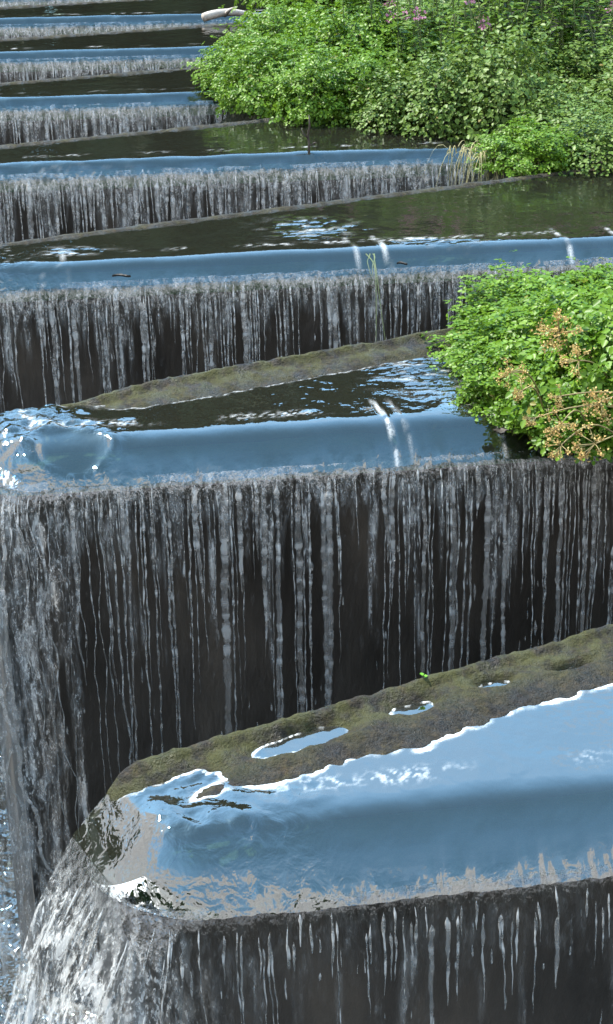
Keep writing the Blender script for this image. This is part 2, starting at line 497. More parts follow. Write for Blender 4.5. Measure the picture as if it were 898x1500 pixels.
def build_curtain(k, fall):
    OUT_D = LIPS[k][2]; Z_LIP = Z_LIPS[k]; SL = SLS[k]
    step = (.0045, .006, .010, .014, .02, .026, .03, .03)[k]
    P, N, sl = path(int(LEN / step), max(4, int(.25 / step)), int(NOSE / step), OUT_D)
    L = sl[-1]
    s_nose = LEN                                     # about where the nose begins
    def at(s):
        return (np.stack([np.interp(s, sl, P[:, 0]), np.interp(s, sl, P[:, 1])], -1),
                np.stack([np.interp(s, sl, N[:, 0]), np.interp(s, sl, N[:, 1])], -1))
    def noseness(s): return sstep(s_nose - (.14 if k == 0 else .50), s_nose + (.05 if k == 0 else .03), s)
    smin = 0 if k > 1 else LEN - 3.2
    # ---- broken sheet
    su = np.arange(smin, L, step)
    dv = -.02 + np.cumsum(np.concatenate([[0, .01], np.linspace(.006, .022 if k < 2 else .03, 200)]) * (1 if k < 2 else 1.5)); dv = dv[dv < DROP + .1]
    SU, DV = np.meshgrid(su, dv, indexing='ij')
    p, n = at(SU); ns = noseness(SU)
    wig = .012 * pn(SU * 9, DV * 2.5, k) * np.sqrt(np.maximum(DV, 0))
    col1 = fbm((SU + wig) * (26 if k < 3 else 17), DV * .9, k * 2.1, 3)          # vertical ribs
    col2 = fbm((SU + wig * 2) * 60, DV * 5, k * 1.3 + 4, 2)
    big = fbm(SU * 5, DV * .5, k + 40., 2)
    thr = -.75 + (1.9 if k < 2 else (1.6 if k == 2 else 1.25)) * np.clip(DV / .7, 0, 1) ** .7 - (1.0 if k == 0 else .35) * ns - 2.2 * sstep(LEN - .26, LEN + .02, SU + .06 * big + .03 * col1) - .35 * big
    cov = sstep(thr - .10, thr + .45, col1 + .35 * col2)
    top = sstep(.14, .0, DV + .05 * col1)
    cov = np.maximum(cov, 1.4 * top)
    if k == 0: cov = cov * (.40 + .60 * ns)
    speck = sstep(.3, .9, fbm(SU * 55, DV * 22, k + 5.5, 2)) * .5
    cov = np.clip(cov * .66 + .42 * speck * sstep(.02, .1, DV) * (.35 + cov), 0, .97)
    air = np.clip(.05 + sstep(-.01, .08, DV) * .09 + (.06 if k < 3 else .10) * (k > 0) + .16 * sstep(.6, .0, DV) * sstep(.0, .07, DV) * (k > 0) + .45 * sstep(.2, 1.0, col1 + .6 * col2) * sstep(.03, .12, DV) + (.60 if k == 0 else .10) * ns * sstep(.0, .15, DV) + .35 * speck, 0, .9)
    out = traj(DV, .26 + (.75 if k == 0 else .15) * ns ** 2, SL) + .7 * np.minimum(DV, 0) + .004 * col1 * sstep(0, .06, DV) + .003 * col2 * sstep(0, .05, DV) + ns * .02 * fbm(SU * 9, DV * 5, k + 8., 2) * sstep(0, .2, DV)
    z = Z_LIP - DV + corr(LEN - SU, k) * sstep(.05, 0, DV)
    V = np.stack([p[..., 0] + n[..., 0] * out, p[..., 1] + n[..., 1] * out, z], -1)
    F = grid_faces(*SU.shape)
    keep = cov.ravel()[F].max(1) > .03
    F = F[keep]
    u, inv = np.unique(F.ravel(), return_inverse=True)
    link('falling_sheet', make_mesh('falling_sheet', V.reshape(-1, 3)[u], inv.reshape(-1, 4), M_fall,
         attrs={'cover': cov.ravel()[u], 'air': air.ravel()[u]}), fall)
    # ---- strands
    r = np.random.default_rng(100 + k)
    mb_V, mb_Q, mb_c, mb_a = [], [], [], []
    nv = 0
    gap = .012 if k == 0 else .010 if k < 2 else (.013 if k < 4 else .02)
    dz = (.010, .010, .014, .02, .03, .04, .05, .06)[k]
    starts = np.arange(smin + .05, L - .03, gap)
    starts = starts + r.normal(0, gap * .5, len(starts))
    K = 6 if k < 3 else 4
    jobs = [(s0, False) for s0 in starts] + [(smin + .05 + (L - smin - .1) * r.random(), True) for _ in range((420, 520, 300, 0, 0, 0, 0, 0)[k])]
    for s0, fleck in jobs:
        cl_ = float(pn(s0 * 11, k * 5.3)) + .5 * float(pn(s0 * 31, k * 2.3))
        if r.random() > (.75 if fleck else .62) + .55 * cl_: continue
        ns0 = float(noseness(np.array(s0)))
        if fleck:
            D0 = .04 + (.5 if k == 0 else 1.5) * r.random() ** 1.3; Ln = .015 + .05 * r.random() ** 2
            D = np.arange(D0, D0 + Ln, .006)
        else:
            Ln = min(DROP, .12 + abs(r.normal(0, .35)) + (1.7 if r.random() < .45 + .5 * cl_ else 0) * r.random() ** .5)
            if k == 0: Ln = .06 + .25 * r.random() ** 2
            D0 = .0 + .06 * r.random()
            D = np.arange(D0, D0 + Ln, dz)
        if len(D) < 4: continue
        amp = .003 + .006 * r.random() + .018 * ns0
        ss = s0 + amp * pn(D * (4 + 3 * r.random()), s0 * 31.7, k) + .0025 * pn(D * 26, s0 * 13.7, k) + (r.normal(0, .012) + ns0 * r.normal(0, .05)) * D
        ss = np.clip(ss, 0, L - .001)
        p, n = at(ss)
        o = traj(D, .27 + (.75 if k == 0 else .15) * ns0 ** 2, SL) + .006 + .010 * pn(D * 6, s0 * 17.) + ns0 * .02 * r.normal() * D
        rib = r.random() < (.28 if k else .06)
        r0 = (.0017 + .0025 * r.random() ** 2 + (.0035 * r.random() if rib else 0)) * (1 - .35 * ns0) * (1., 1., 1.1, 1.5, 1.6, 1.7, 1.8, 1.8)[k]
        if fleck: r0 = .0012 + .0022 * r.random()
        flat = 2.0 if rib else 1.15
        if k == 0: r0 = min(r0, .0032)
        tt = (D - D0) / Ln
        bead = .85 + (.35 if rib else .7) * pn(D * 36, s0 * 53., 1.) + .45 * pn(D * 85, s0 * 53., 2.)
        rad = np.maximum(r0 * np.maximum(bead, .25) * (1 - tt ** 3) * (sstep(-.1, .5, tt) if fleck else sstep(-.01, .04, tt)), .0003)
        C = np.stack([p[:, 0] + n[:, 0] * o, p[:, 1] + n[:, 1] * o, Z_LIP - D], -1)
        tang = np.stack([-n[:, 1], n[:, 0]], -1)
        an = np.linspace(0, 2 * math.pi, K, endpoint=False)
        off = np.zeros((len(D), K, 3))
        off[..., :2] = (np.cos(an)[None, :, None] * tang[:, None] * flat + np.sin(an)[None, :, None] * n[:, None] * .7) * rad[:, None, None]
        mb_V.append((C[:, None] + off).reshape(-1, 3))
        i = np.arange(len(D) * K).reshape(len(D), K) + nv
        mb_Q.append(np.stack([i[:-1], np.roll(i[:-1], -1, 1), np.roll(i[1:], -1, 1), i[1:]], -1).reshape(-1, 4))
        nv += len(D) * K
        a = np.clip(.08 + .22 * r.random() + 1.0 * sstep(.0, .45, pn(D * 34, s0 * 71., 3.)) * (.45 + .55 * sstep(1.0, .1, D)), 0, .95)
        mb_a.append(np.repeat(a, K)); mb_c.append(np.full(len(D) * K, .6 if rib else .92))
    link('strands', make_mesh('strands', np.concatenate(mb_V), np.concatenate(mb_Q), M_strand,
         attrs={'cover': np.concatenate(mb_c), 'air': np.concatenate(mb_a)}), fall)['kind'] = 'stuff'

def build_walls(k, loc):
    wall = thing('weir_wall', WALL_LABEL[k], 'weir wall', loc, group='bays of the zigzag weir')
    # spill wall with nose: crest section swept along the wall line
    def sweep(Ppts, Npts, prof):
        # prof: list of (inward, z)
        V = np.array([[(*(P - n * i), z) for (i, z) in prof] for P, n in zip(Ppts, Npts)])
        return V.reshape(-1, 3), grid_faces(len(Ppts), len(prof))
    prof = [(0, -DROP - .35), (0, -1.0), (0, -.35), (0, -.15), (.006, -.115), (.025, -.095), (.06, -.085), (.10, -.08), (.15, -.08), (.18, -.10), (.19, -.6)]
    st = .08 if k > 1 else .03
    P, N, sl = path(int(LEN / st), 8, max(4, int(NOSE / st)), off=0.0)
    iend = int(LEN / st) + 8
    V, F = sweep(P[:iend - 4], N[:iend - 4], prof)
    V[:, 0] += .004 * fbm(V[:, 0] * 6, V[:, 1] * 6, V[:, 2] * 6, 3) * (V[:, 2] < -.1)
    V[:, 2] += .010 * fbm(V[:, 0] * 5, V[:, 1] * 5, k, 3) * (V[:, 2] > -.1)
    mi = np.array([0 if (j % (len(prof) - 1)) < 3 else 1 for j in range(len(F))])
    link('spill_wall', make_mesh('spill_wall', V, F, [M_wall, M_crest], fmat=mi), wall)
    prof2 = prof[:-3] + [(.13, -.082), (.135, -.6)]
    V, F = sweep(P[iend - 5:], N[iend - 5:], prof2)
    mi = np.array([0 if (j % (len(prof2) - 1)) < 3 else 1 for j in range(len(F))])
    link('nose_wall', make_mesh('nose_wall', V, F, [M_wall, M_crest], fmat=mi), wall)
    # mossy back wall
    da, de = (.006, .006) if k == 0 else ((.012, .010) if k == 1 else (.03, .015))
    al = np.concatenate([np.arange(0, 1.5 if k < 2 else LEN * .98, da), np.arange(1.5, LEN * .98, .05)]) if k < 2 else np.arange(0, LEN * .98, da)
    e = np.concatenate([np.arange(0.0, .25, de), [.255]])
    AL, E = np.meshgrid(al, e, indexing='ij')
    Z = crest_back(AL, E, k)
    wob = .006 * fbm(AL * 5, 0.3, k, 3) * (E < .1)
    X = B0[0] + df[0] * AL - nf[0] * (E + wob); Y = B0[1] + df[1] * AL - nf[1] * (E + wob)
    # butt against the nose wall line
    V = np.stack([X, Y, Z], -1)
    n_, m_ = AL.shape
    low = -DROP - .35
    first = V[:, :1].copy(); first[..., 2] = low
    mid = V[:, :1].copy(); mid[..., 2] = -.10
    last = V[:, -1:].copy(); last[..., 2] = -.6
    V = np.concatenate([first, mid, V, last], 1)
    # end cap: close the start
    F = grid_faces(n_, V.shape[1])
    cap0 = V[0].copy()
    Vf = V.reshape(-1, 3)
    base = len(Vf)
    capb = cap0.copy(); capb[:, 2] = low
    Vf = np.concatenate([Vf, capb])
    mcols = V.shape[1]
    capF = np.array([[j, j + 1, base + j + 1, base + j] for j in range(mcols - 1)])[:, ::-1]
    F = np.concatenate([F, capF])
    mid_moss = np.concatenate([np.zeros((n_, 2)), (sstep(.16, .02, E) * .9 + .1) * (1. if k < 2 else .25), np.zeros((n_, 1))], 1).ravel()
    mid_moss = np.concatenate([mid_moss, np.zeros(mcols)])
    zc = Vf[F][:, :, 2].mean(1)
    mi = np.where(zc < -.045, 0, 1); mi[-len(capF):] = 0
    link('mossy_wall', make_mesh('mossy_wall', Vf, F, [M_wall, M_moss], attrs={'moss': mid_moss}, fmat=mi), wall)
    # bed of the bay
    q = np.array([dn * LEN, np.zeros(2), B0, B0 + df * LEN * .98])
    q[1] += ax * .12; q[2] += ax * .12
    bed = np.array([(*v, -.45) for v in q])
    bo = link('bay_bed', make_mesh('bay_bed', bed, np.array([[0, 3, 2, 1]]), M_bed, smooth=False), wall)

ORD = ['nearest', 'second', 'third', 'fourth', 'fifth', 'sixth', 'seventh', 'eighth']
WATER_LABEL = ['broad sky-blue pool of water behind the nearest mossy crest'] + [
    f'dark still water in the narrow {o} bay of the weir' for o in ORD[1:]]
FALL_LABEL = [
    'waterfall along the bottom edge of the photo, spilling from the broad sky-blue pool',
    'tall waterfall with a boiling white nose, under the bush with orange seed heads',
    'waterfall with a long smooth blue lip, directly beyond the bush with orange seed heads',
    'waterfall with broken white and blue lip ending under the plants with drooping pale grass',
    'waterfall whose right end disappears under the bright green overhanging bush, fourth from the top',
    'thin waterfall just below the pale driftwood log, its lip a blue stripe',
    'farthest clearly seen waterfall, small bright white stripe beside the pale driftwood log',
    'thin strip of falling water at the very top edge, beyond the driftwood log']
WALL_LABEL = [
    'weir wall with broad mossy crest holding small sky-blue puddles, closest to the camera',
    'weir wall with olive mossy crest around the boiling nose and the orange seed heads',
    'weir wall with long dark crest running behind the smooth blue lip and white ripple',
    'weir wall with dark twig standing on its water, under the big green thicket',
    'weir wall vanishing under the leftmost bright green bush',
    'weir wall one step below the driftwood log',
    'weir wall carrying the pale driftwood log',
    'weir wall at the very top edge, last of the row']

for k in range(BAYS): build_bay(k)

# ------------------------------------------------------------------ river, banks, far woods
def sheet(name, x0, x1, y0, y1, n, zf, mat, kind='structure', attrs=None):
    x = np.linspace(x0, x1, n); y = np.linspace(y0, y1, n)
    X, Y = np.meshgrid(x, y, indexing='ij')
    V = np.stack([X, Y, zf(X, Y)], -1).reshape(-1, 3)
    o = link(name, make_mesh(name, V, grid_faces(n, n), mat, attrs={a: f(X, Y) for a, f in (attrs or {}).items()}))
    o['kind'] = kind; return o

sheet('riverbed', -400, 400, -400, 400, 41, lambda X, Y: X * 0 - 2.6, M_bed)
zero = lambda X, Y: X * 0
sheet('river', -8, 6, -5, 22, 200, lambda X, Y: -DROP - .25 + .03 * fbm(X * 3, Y * 3, 0, 3), M_river,
      attrs={'foam_glint': lambda X, Y: sstep(.1, .9, fbm(X * 2, Y * 2, 5., 4)) * .2, 'rough': lambda X, Y: X * 0 + .6})
# upstream pool closing the bays at their narrow ends
def upstream():
    o = A0 + dn * LEN * .97
    a = o - pe * 5; b = o + pe * 26
    V = np.array([(*a, .0), (*(a + ax * 30), 0), (*(b + ax * 30), 0), (*b, 0)])
    w = link('water', make_mesh('upstream_water', V, np.array([[0, 1, 2, 3]]), M_water, attrs={'foam_glint': np.zeros(4), 'rough': np.full(4, .2)}))
    w['kind'] = 'structure'
upstream()

M_bank = mat_solid('bank_soil', [(.3, (.012, .014, .007)), (.7, (.03, .032, .014))], 6, .9, .02, 30)
M_wood = mat_leaf('far_wood_leaves', [(0, (.012, .022, .008)), (.5, (.025, .045, .014)), (1, (.045, .075, .02))], .25, .6)

def woodland(name, az0, az1, dist, hgt, n, seed, leaf):
    r = np.random.default_rng(seed)
    az = np.interp(r.random(n), [0, 1], [R(az0), R(az1)])
    hh = hgt * (.82 + .26 * fbm(az * 9, 0.5, seed, 4))
    z = hh * r.random(n) ** .7 - 1.
    bulge = 1.5 * fbm(az * 14, z * .3, seed + 3, 2)
    d = dist + bulge + r.random(n) * 5 + .35 * z
    c = np.stack([np.sin(az) * d, np.cos(az) * d, z], -1)
    nr = r.normal(size=(n, 3)) * .8 + np.stack([-np.sin(az), -np.cos(az), np.full(n, .7)], -1); nr /= np.linalg.norm(nr, axis=1)[:, None]
    u = np.cross(nr, r.normal(size=(n, 3))); u /= np.linalg.norm(u, axis=1)[:, None]; v = np.cross(nr, u)
    l = (leaf * (.6 + .8 * r.random(n)))[:, None]
    V = np.stack([c - u * l, c - v * l * .6, c + u * l, c + v * l * .6], 1).reshape(-1, 3)
    o = link(name, make_mesh(name, V, np.arange(4 * n).reshape(-1, 4), M_wood, smooth=False, attrs={'tint': np.repeat(np.clip(.5 + .25 * r.normal(size=n), 0, 1), 4)}))
    o['kind'] = 'stuff'; return o
woodland('far_wood', -75, 75, 32, 18, 30000, 5, .75)
woodland('bank_wood', 110, 250, 16, 8.5, 16000, 6, .6)

# ------------------------------------------------------------------ plants
def leaves(r, base, dirv, nrm, L, W, tint, fold=.25, mode='hex'):
    """arrays of leaf meshes; base (n,3), dirv length direction, nrm up normal"""
    n = len(base)
    dirv = dirv / (np.linalg.norm(dirv, axis=1)[:, None] + 1e-9)
    side = np.cross(dirv, nrm); side /= np.linalg.norm(side, axis=1)[:, None] + 1e-9
    up = np.cross(side, dirv)
    L = np.broadcast_to(np.asarray(L, float), (n,))[:, None]; W = np.broadcast_to(np.asarray(W, float), (n,))[:, None]
    b = base; tip = base + dirv * L - up * L * .12
    mid1 = .35; mid2 = .72
    p = [b,
         b + dirv * L * mid1 - side * W + up * W * fold,
         b + dirv * L * mid2 - side * W * .72 + up * W * fold * .6 - up * L * .04,
         tip,
         b + dirv * L * mid2 + side * W * .72 + up * W * fold * .6 - up * L * .04,
         b + dirv * L * mid1 + side * W + up * W * fold]
    V = np.stack(p, 1).reshape(-1, 3)
    i = np.arange(n)[:, None] * 6
    Q = np.concatenate([i + np.array([[0, 1, 2, 3]]), i + np.array([[0, 3, 4, 5]])])
    return V, Q, np.repeat(tint, 6)

def dome_points(r, n, rad, hgt, seed, inner=.45):
    """points in the shell of a lumpy dome with outward normals"""
    th = r.random(n) * 2 * math.pi; cz = r.random(n) ** .8
    sz = np.sqrt(1 - cz * cz)
    u = np.stack([np.cos(th) * sz, np.sin(th) * sz, cz], -1)
    lump = 1 + .36 * fbm(u[:, 0] * 2.2 + seed, u[:, 1] * 2.2, u[:, 2] * 2.2 + seed, 3)
    sh = inner + (1 - inner) * r.random(n) ** .45 + .22 * (r.random(n) < .10) * r.random(n)
    P = u * np.array([rad, rad, hgt]) * (lump * sh)[:, None]
    return P, u

M_leafA = mat_leaf('bright_leaflets', [(0, (.19, .18, .03)), (.03, (.035, .085, .006)), (.45, (.115, .215, .014)), (.8, (.17, .28, .03)), (1, (.25, .35, .09))], .38, .4)
M_leafB = mat_leaf('broad_leaves', [(0, (.20, .16, .05)), (.03, (.04, .08, .010)), (.5, (.115, .185, .03)), (1, (.20, .26, .085))], .32, .45)
M_leafC = mat_leaf('willowy_leaves', [(0, (.045, .09, .012)), (.5, (.11, .195, .025)), (1, (.18, .27, .055))], .35, .45)
M_stem = mat_solid('green_stems', [(.3, (.04, .07, .02)), (.7, (.10, .12, .04))], 12, .6, .002, 80)
M_pink = mat_leaf('pink_petals', [(0, (.30, .10, .20)), (1, (.55, .28, .42))], .4, .5)
M_umbel = mat_leaf('dry_seed_heads', [(0, (.28, .16, .055)), (.5, (.50, .34, .12)), (1, (.60, .48, .20))], .25, .7)
M_dry = mat_solid('dry_stalks', [(.3, (.16, .12, .05)), (.7, (.30, .24, .09))], 14, .7, .002, 80)

def mesh_leaflets(seed, rad, hgt, n, L=.026, mat=None, drift=0.):
    r = np.random.default_rng(seed)
    P, u = dome_points(r, n, rad, hgt, seed)
    # each point carries a sprig of five leaflets
    nrm = u * np.array([.6, .6, 1.]) + r.normal(size=(n, 3)) * .35 + np.array([0, 0, .55]); nrm /= np.linalg.norm(nrm, axis=1)[:, None]
    hd = u.copy(); hd[:, 2] *= .2; hd += r.normal(size=(n, 3)) * .6
    hd -= nrm * (hd * nrm).sum(1)[:, None]; hd /= np.linalg.norm(hd, axis=1)[:, None]
    sd = np.cross(nrm, hd)
    Vs, Qs, As = [], [], []; off = 0
    t0 = np.clip(.42 + .20 * fbm(P[:, 0] * 5, P[:, 1] * 5, P[:, 2] * 5 + seed, 2) + .13 * r.normal(size=n), 0, 1)
    size = L * (.7 + .6 * r.random(n))
    for (a, f, s, sc) in [(0, 1.0, 0, 1.15), (1.0, .55, .18, 1.), (-1.0, .55, -.18, 1.), (1.15, .0, .2, .85), (-1.15, .0, -.2, .85)]:
        d = hd * math.cos(a) + sd * math.sin(a)
        b = P + hd * (f * size * 1.2)[:, None] + sd * (s * size)[:, None]
        t = np.clip(t0 + .07 * r.normal(size=n), 0, 1)
        V, Q, A = leaves(r, b, d + r.normal(size=(n, 3)) * .15, nrm + r.normal(size=(n, 3)) * .3, size * sc, size * sc * .40, t)
        Vs.append(V); Qs.append(Q + off); As.append(A); off += len(V)
    return make_mesh('foliage', np.concatenate(Vs), np.concatenate(Qs), mat or M_leafA, attrs={'tint': np.concatenate(As)})

def mesh_broad(seed, rad, hgt, n, L=.075, mat=None):
    r = np.random.default_rng(seed)
    P, u = dome_points(r, n, rad, hgt, seed, .4)
    nrm = u * .7 + r.normal(size=(n, 3)) * .35 + np.array([0, 0, .6]); nrm /= np.linalg.norm(nrm, axis=1)[:, None]
    hd = u + r.normal(size=(n, 3)) * .5 - np.array([0, 0, .35]); hd -= nrm * (hd * nrm).sum(1)[:, None] * .8
    t = np.clip(.45 + .2 * fbm(P[:, 0] * 4, P[:, 1] * 4, P[:, 2] * 4 + seed, 2) + .15 * r.normal(size=n), 0, 1)
    s = L * (.55 + .7 * r.random(n))
    V, Q, A = leaves(r, P, hd, nrm, s, s * .36, t)
    return make_mesh('foliage', V, Q, mat or M_leafB, attrs={'tint': A})

def mesh_stems(seed, rad, hgt, n):
    r = np.random.default_rng(seed); mb = MB()
    for _ in range(n):
        P, u = dome_points(r, 1, rad * .9, hgt * .9, seed, .8)
        e = P[0]; b = np.array([e[0] * .25, e[1] * .25, 0])
        t = np.linspace(0, 1, 6)[:, None]
        c = b * (1 - t) + e * t; c[:, 2] = e[2] * np.sin(t[:, 0] * math.pi / 2)
        mb.tube(c, np.linspace(.006, .003, 6), 5)
    return mb.mesh('stems', M_stem)

def mesh_balsam(seed, rad, hgt, nst):
    r = np.random.default_rng(seed); mb = MB()
    Vs, Qs, As = [], [], []; off = 0; tops = []
    for _ in range(nst):
        a = r.random() * 6.28; d = rad * r.random() ** .5
        b = np.array([math.cos(a) * d, math.sin(a) * d, 0]); h = hgt * (.65 + .45 * r.random())
        lean = r.normal(size=2) * .12 * h
        t = np.linspace(0, 1, 7)
        c = np.stack([b[0] + lean[0] * t ** 1.5, b[1] + lean[1] * t ** 1.5, h * t], -1)
        mb.tube(c, np.linspace(.008, .003, 7), 5)
        tops.append(c[-1])
        m = int(46 * h)
        tt = .06 + .94 * r.random(m); p = np.stack([np.interp(tt, t, c[:, i]) for i in range(3)], -1)
        az = r.random(m) * 6.28
        hd = np.stack([np.cos(az), np.sin(az), .25 - .5 * r.random(m)], -1)
        nr = np.tile([0, 0, 1.], (m, 1)) + r.normal(size=(m, 3)) * .25
        s = (.07 + .07 * r.random(m)) * (1.15 - .5 * tt)
        V, Q, A = leaves(r, p + hd * .012, hd, nr, s, s * .2, np.clip(.5 + .2 * r.normal(size=m), 0, 1))
        Vs.append(V); Qs.append(Q + off); As.append(A); off += len(V)
    return (make_mesh('foliage', np.concatenate(Vs), np.concatenate(Qs), M_leafC, attrs={'tint': np.concatenate(As)}), mb.mesh('stems', M_stem), tops)

def mesh_flower(seed):
    r = np.random.default_rng(seed); n = 26
    P = r.normal(size=(n, 3)) * np.array([.022, .022, .026])
    u = P / (np.linalg.norm(P, axis=1)[:, None] + 1e-9)
    V, Q, A = leaves(r, P, u + r.normal(size=(n, 3)) * .4, r.normal(size=(n, 3)), .026, .012, r.random(n))
    return make_mesh('flower', V, Q, M_pink, attrs={'tint': A})

FOL_A = [mesh_leaflets(20 + i, .34, .36, 2500, .0195) for i in range(3)]
FOL_A2 = [mesh_leaflets(40 + i, .62, .55, 3400, .027) for i in range(3)]
FOL_B = [mesh_broad(60 + i, .55, .62, 4600, .043) for i in range(3)]
STEM_A = [mesh_stems(80 + i, .34, .36, 16) for i in range(2)]
STEM_B = [mesh_stems(85 + i, .6, .6, 20) for i in range(2)]
BALSAM = [mesh_balsam(90 + i, .50, 1.15, 22) for i in range(3)]
FLOWER = [mesh_flower(95 + i) for i in range(3)]

def plant(name, label, cat, loc, kind, sc=1., rz=0., group=None, zs=1., flowers=0, seed=0):
    t = thing(name, label, cat, loc, rz, group)
    t.scale = (sc, sc, sc * zs)
    i = seed % 3
    if kind == 'A': link('foliage', FOL_A[i], t); link('stems', STEM_A[i % 2], t)
    elif kind == 'A2': link('foliage', FOL_A2[i], t); link('stems', STEM_B[i % 2], t)
    elif kind == 'B': link('foliage', FOL_B[i], t); link('stems', STEM_B[i % 2], t)
    else:
        f, s, tops = BALSAM[i]
        link('foliage', f, t); link('stems', s, t)
        rr = random.Random(seed)
        for tp in rr.sample(tops, flowers):
            fo = link('flower', FLOWER[rr.randrange(3)], t, tuple(tp)); fo.rotation_euler = (0, 0, rr.random() * 6)
    return t

def ground_pt(px, py, z=0.0):
    """point on a level plane seen in the reference photo at that pixel (survey helper)"""
    f = 2200.; pit = R(25.5)
    cx, cy = (px - 449) / f, (750 - py) / f
    d = np.array([cx, math.cos(pit) + cy * math.sin(pit), -math.sin(pit) + cy * math.cos(pit)])
    t = (z - CAM_H) / d[2]
    return np.array([d[0] * t, d[1] * t])

# silt bank under the bush in the second bay, and the thicket's bank
def mound(name, pts, hgt, mat, seed, res=40, z0=-.25, clip=None, rise=None):
    pts = np.array(pts); lo = pts.min(0) - .8; hi = pts.max(0) + .8
    x = np.linspace(lo[0], hi[0], res); y = np.linspace(lo[1], hi[1], res)
    X, Y = np.meshgrid(x, y, indexing='ij')
    H = np.zeros_like(X)
    for (a, b) in pts: H = np.maximum(H, np.exp(-(((X - a) ** 2 + (Y - b) ** 2) / .30 ** 2)))
    Z = z0 + (hgt - z0) * sstep(.1, .9, H) + .03 * fbm(X * 4, Y * 4, seed, 3)
    F = grid_faces(res, res); F = F[H.ravel()[F].max(1) > .22]
    if rise is not None: Z = Z + rise(X, Y)
    if clip is not None: F = F[clip(X, Y).ravel()[F].min(1) > 0]
    o = link(name, make_mesh(name, np.stack([X, Y, Z], -1).reshape(-1, 3), F, mat))
    o['kind'] = 'structure'; return o

G2 = 'bright green leafy plants on the silt of the second bay'
b2 = [(775, 580, .72, .75, 'bright green plant dipping towards the dark leaf on the blue lip'),
      (756, 525, .80, .62, 'bright green plant at the left tip of the seed-head bush, over the mossy crest'),
      (882, 615, .8, .75, 'bright green plant hanging over the blue lip below the orange seed heads'),
      (845, 560, 1.0, .85, 'bright green plant in the middle of the bush carrying the orange seed heads'),
      (935, 600, 1.1, 1.1, 'bright green plant cut by the right edge, beside the big brown seed head'),
      (785, 490, .9, .68, 'bright green plant at the upper left of the seed-head bush, against the falling water'),
      (865, 485, 1.0, .62, 'bright green plant at the top of the seed-head bush, near the edge'),
      (960, 490, 1.1, .58, ' bright green plant at the upper right of the seed-head bush, cut by the edge')]
pts2 = []
for i, (px, py, sc, zs, lab) in enumerate(b2):
    g = ground_pt(px, py); pts2.append(g)
    plant('leafy_plant', lab, 'plant', (g[0], g[1], -.02), 'A', sc, i * 1.3, G2, zs, seed=i)
mound('silt_bank', pts2, .03, M_bank, 3, clip=lambda X, Y: np.minimum(dist_spill(X - A0[0] - PITCHV[0], Y - A0[1] - PITCHV[1]) - .10, inside(X - A0[0] - PITCHV[0], Y - A0[1] - PITCHV[1])[2] - .1))

# thicket upstream of the fourth and fifth bays
G4 = 'plants of the big riverside thicket'
b4 = [('A2', 368, 128, .60, 1., 'bright green bush at the leftmost tip of the big thicket, over the fifth waterfall'),
      ('A2', 415, 150, .75, 1., 'bright green bush on the waterline left of the dark twig'),
      ('A2', 500, 165, .75, 1., 'bright green bush on the waterline right behind the dark twig'),
      ('A2', 425, 110, .8, 1.0, 'bright green bush in the left middle of the big thicket'),
      ('A2', 470, 78, .9, 1.1, 'bright green bush at the upper left of the big thicket beside the driftwood log'),
      ('A2', 545, 130, .9, 1.1, 'bright green bush in the middle of the thicket, left of the dull broad-leaved plants'),
      ('B', 585, 180, .62, .9, 'low broad-leaved plant on the waterline above the white broken lip'),
      ('B', 655, 188, .7, 1.0, 'dull green broad-leaved plant above the right end of the fourth waterfall'),
      ('B', 735, 192, .75, 1.2, 'tall drooping greyish-green broad-leaved plant over the pale dead grass'),
      ('A', 775, 240, .8, .8, 'small fresh green plant beside the dead grass at the waterline'),
      ('B', 830, 215, .62, .8, 'broad-leaved plant at the waterline by the right edge, lower right of the thicket'),
      ('B', 850, 168, .75, .9, 'pale greyish broad-leaved plant near the right edge in mid thicket'),
      ('B', 893, 238, .62, .75, 'fresh green plant at the right edge on the dark waterline'),
      ('B', 640, 120, .8, 1.0, 'dull green broad-leaved plant in the upper middle of the thicket'),
      ('B', 925, 195, .75, .9, 'broad-leaved plant cut by the right edge, under the pink flowers'),
      ('C', 560, 128, .70, .9, 'willowy-leaved plant with few pink flowers at the top middle of the thicket'),
      ('C', 640, 152, .72, 1., 'tall willowy plant with pink flowers behind the dull broad-leaved plants'),
      ('C', 715, 150, .75, 1., 'tall willowy plant with pink flowers above the drooping greyish plant'),
      ('C', 850, 150, .68, .9, 'willowy plant with a pink flower low near the right edge'),
      ('C', 905, 140, .80, 1., 'tall willowy plant with pink flowers in the upper right corner'),
      ('C', 780, 135, .80, 1., 'tall willowy plant with pink flowers at the top edge, right of centre'),
      ('C', 480, 85, .75, .9, 'willowy plant at the top edge above the bright green bushes'),
      ('C', 690, 95, .85, 1., 'willowy plant standing behind the others in the top middle of the thicket'),
      ('C', 600, 80, .85, 1., 'willowy plant at the top edge between the bright bushes and the dull ones'),
      ('C', 820, 85, .85, 1., 'willowy plant at the top edge half hidden by pink-flowered neighbours'),
      ('C', 930, 90, .85, 1., 'willowy plant at the top right corner, cut by the edge')]
rise4 = lambda X, Y: .55 * sstep(.0, 2.2, (X - .2) * .45 + (Y - 10.0) * .75)
pts4 = []
for i, (kd, px, py, sc, zs, lab) in enumerate(b4):
    g = ground_pt(px, py)
    for _ in range(6): g = ground_pt(px, py, float(rise4(g[0], g[1])))
    pts4.append(g)
    plant({'A': 'leafy_plant', 'A2': 'leafy_bush', 'B': 'broad_leaved_plant', 'C': 'flowering_plant'}[kd], lab,
          'bush' if kd == 'A2' else 'plant', (g[0], g[1], -.02 + float(rise4(g[0], g[1]))), kd, sc, i * 1.7, G4, zs, flowers=(7 if i in (16, 17, 19, 20) else 3) if kd == 'C' else 0, seed=i)
mound('river_bank', pts4, .05, M_bank, 4, 110, rise=rise4)

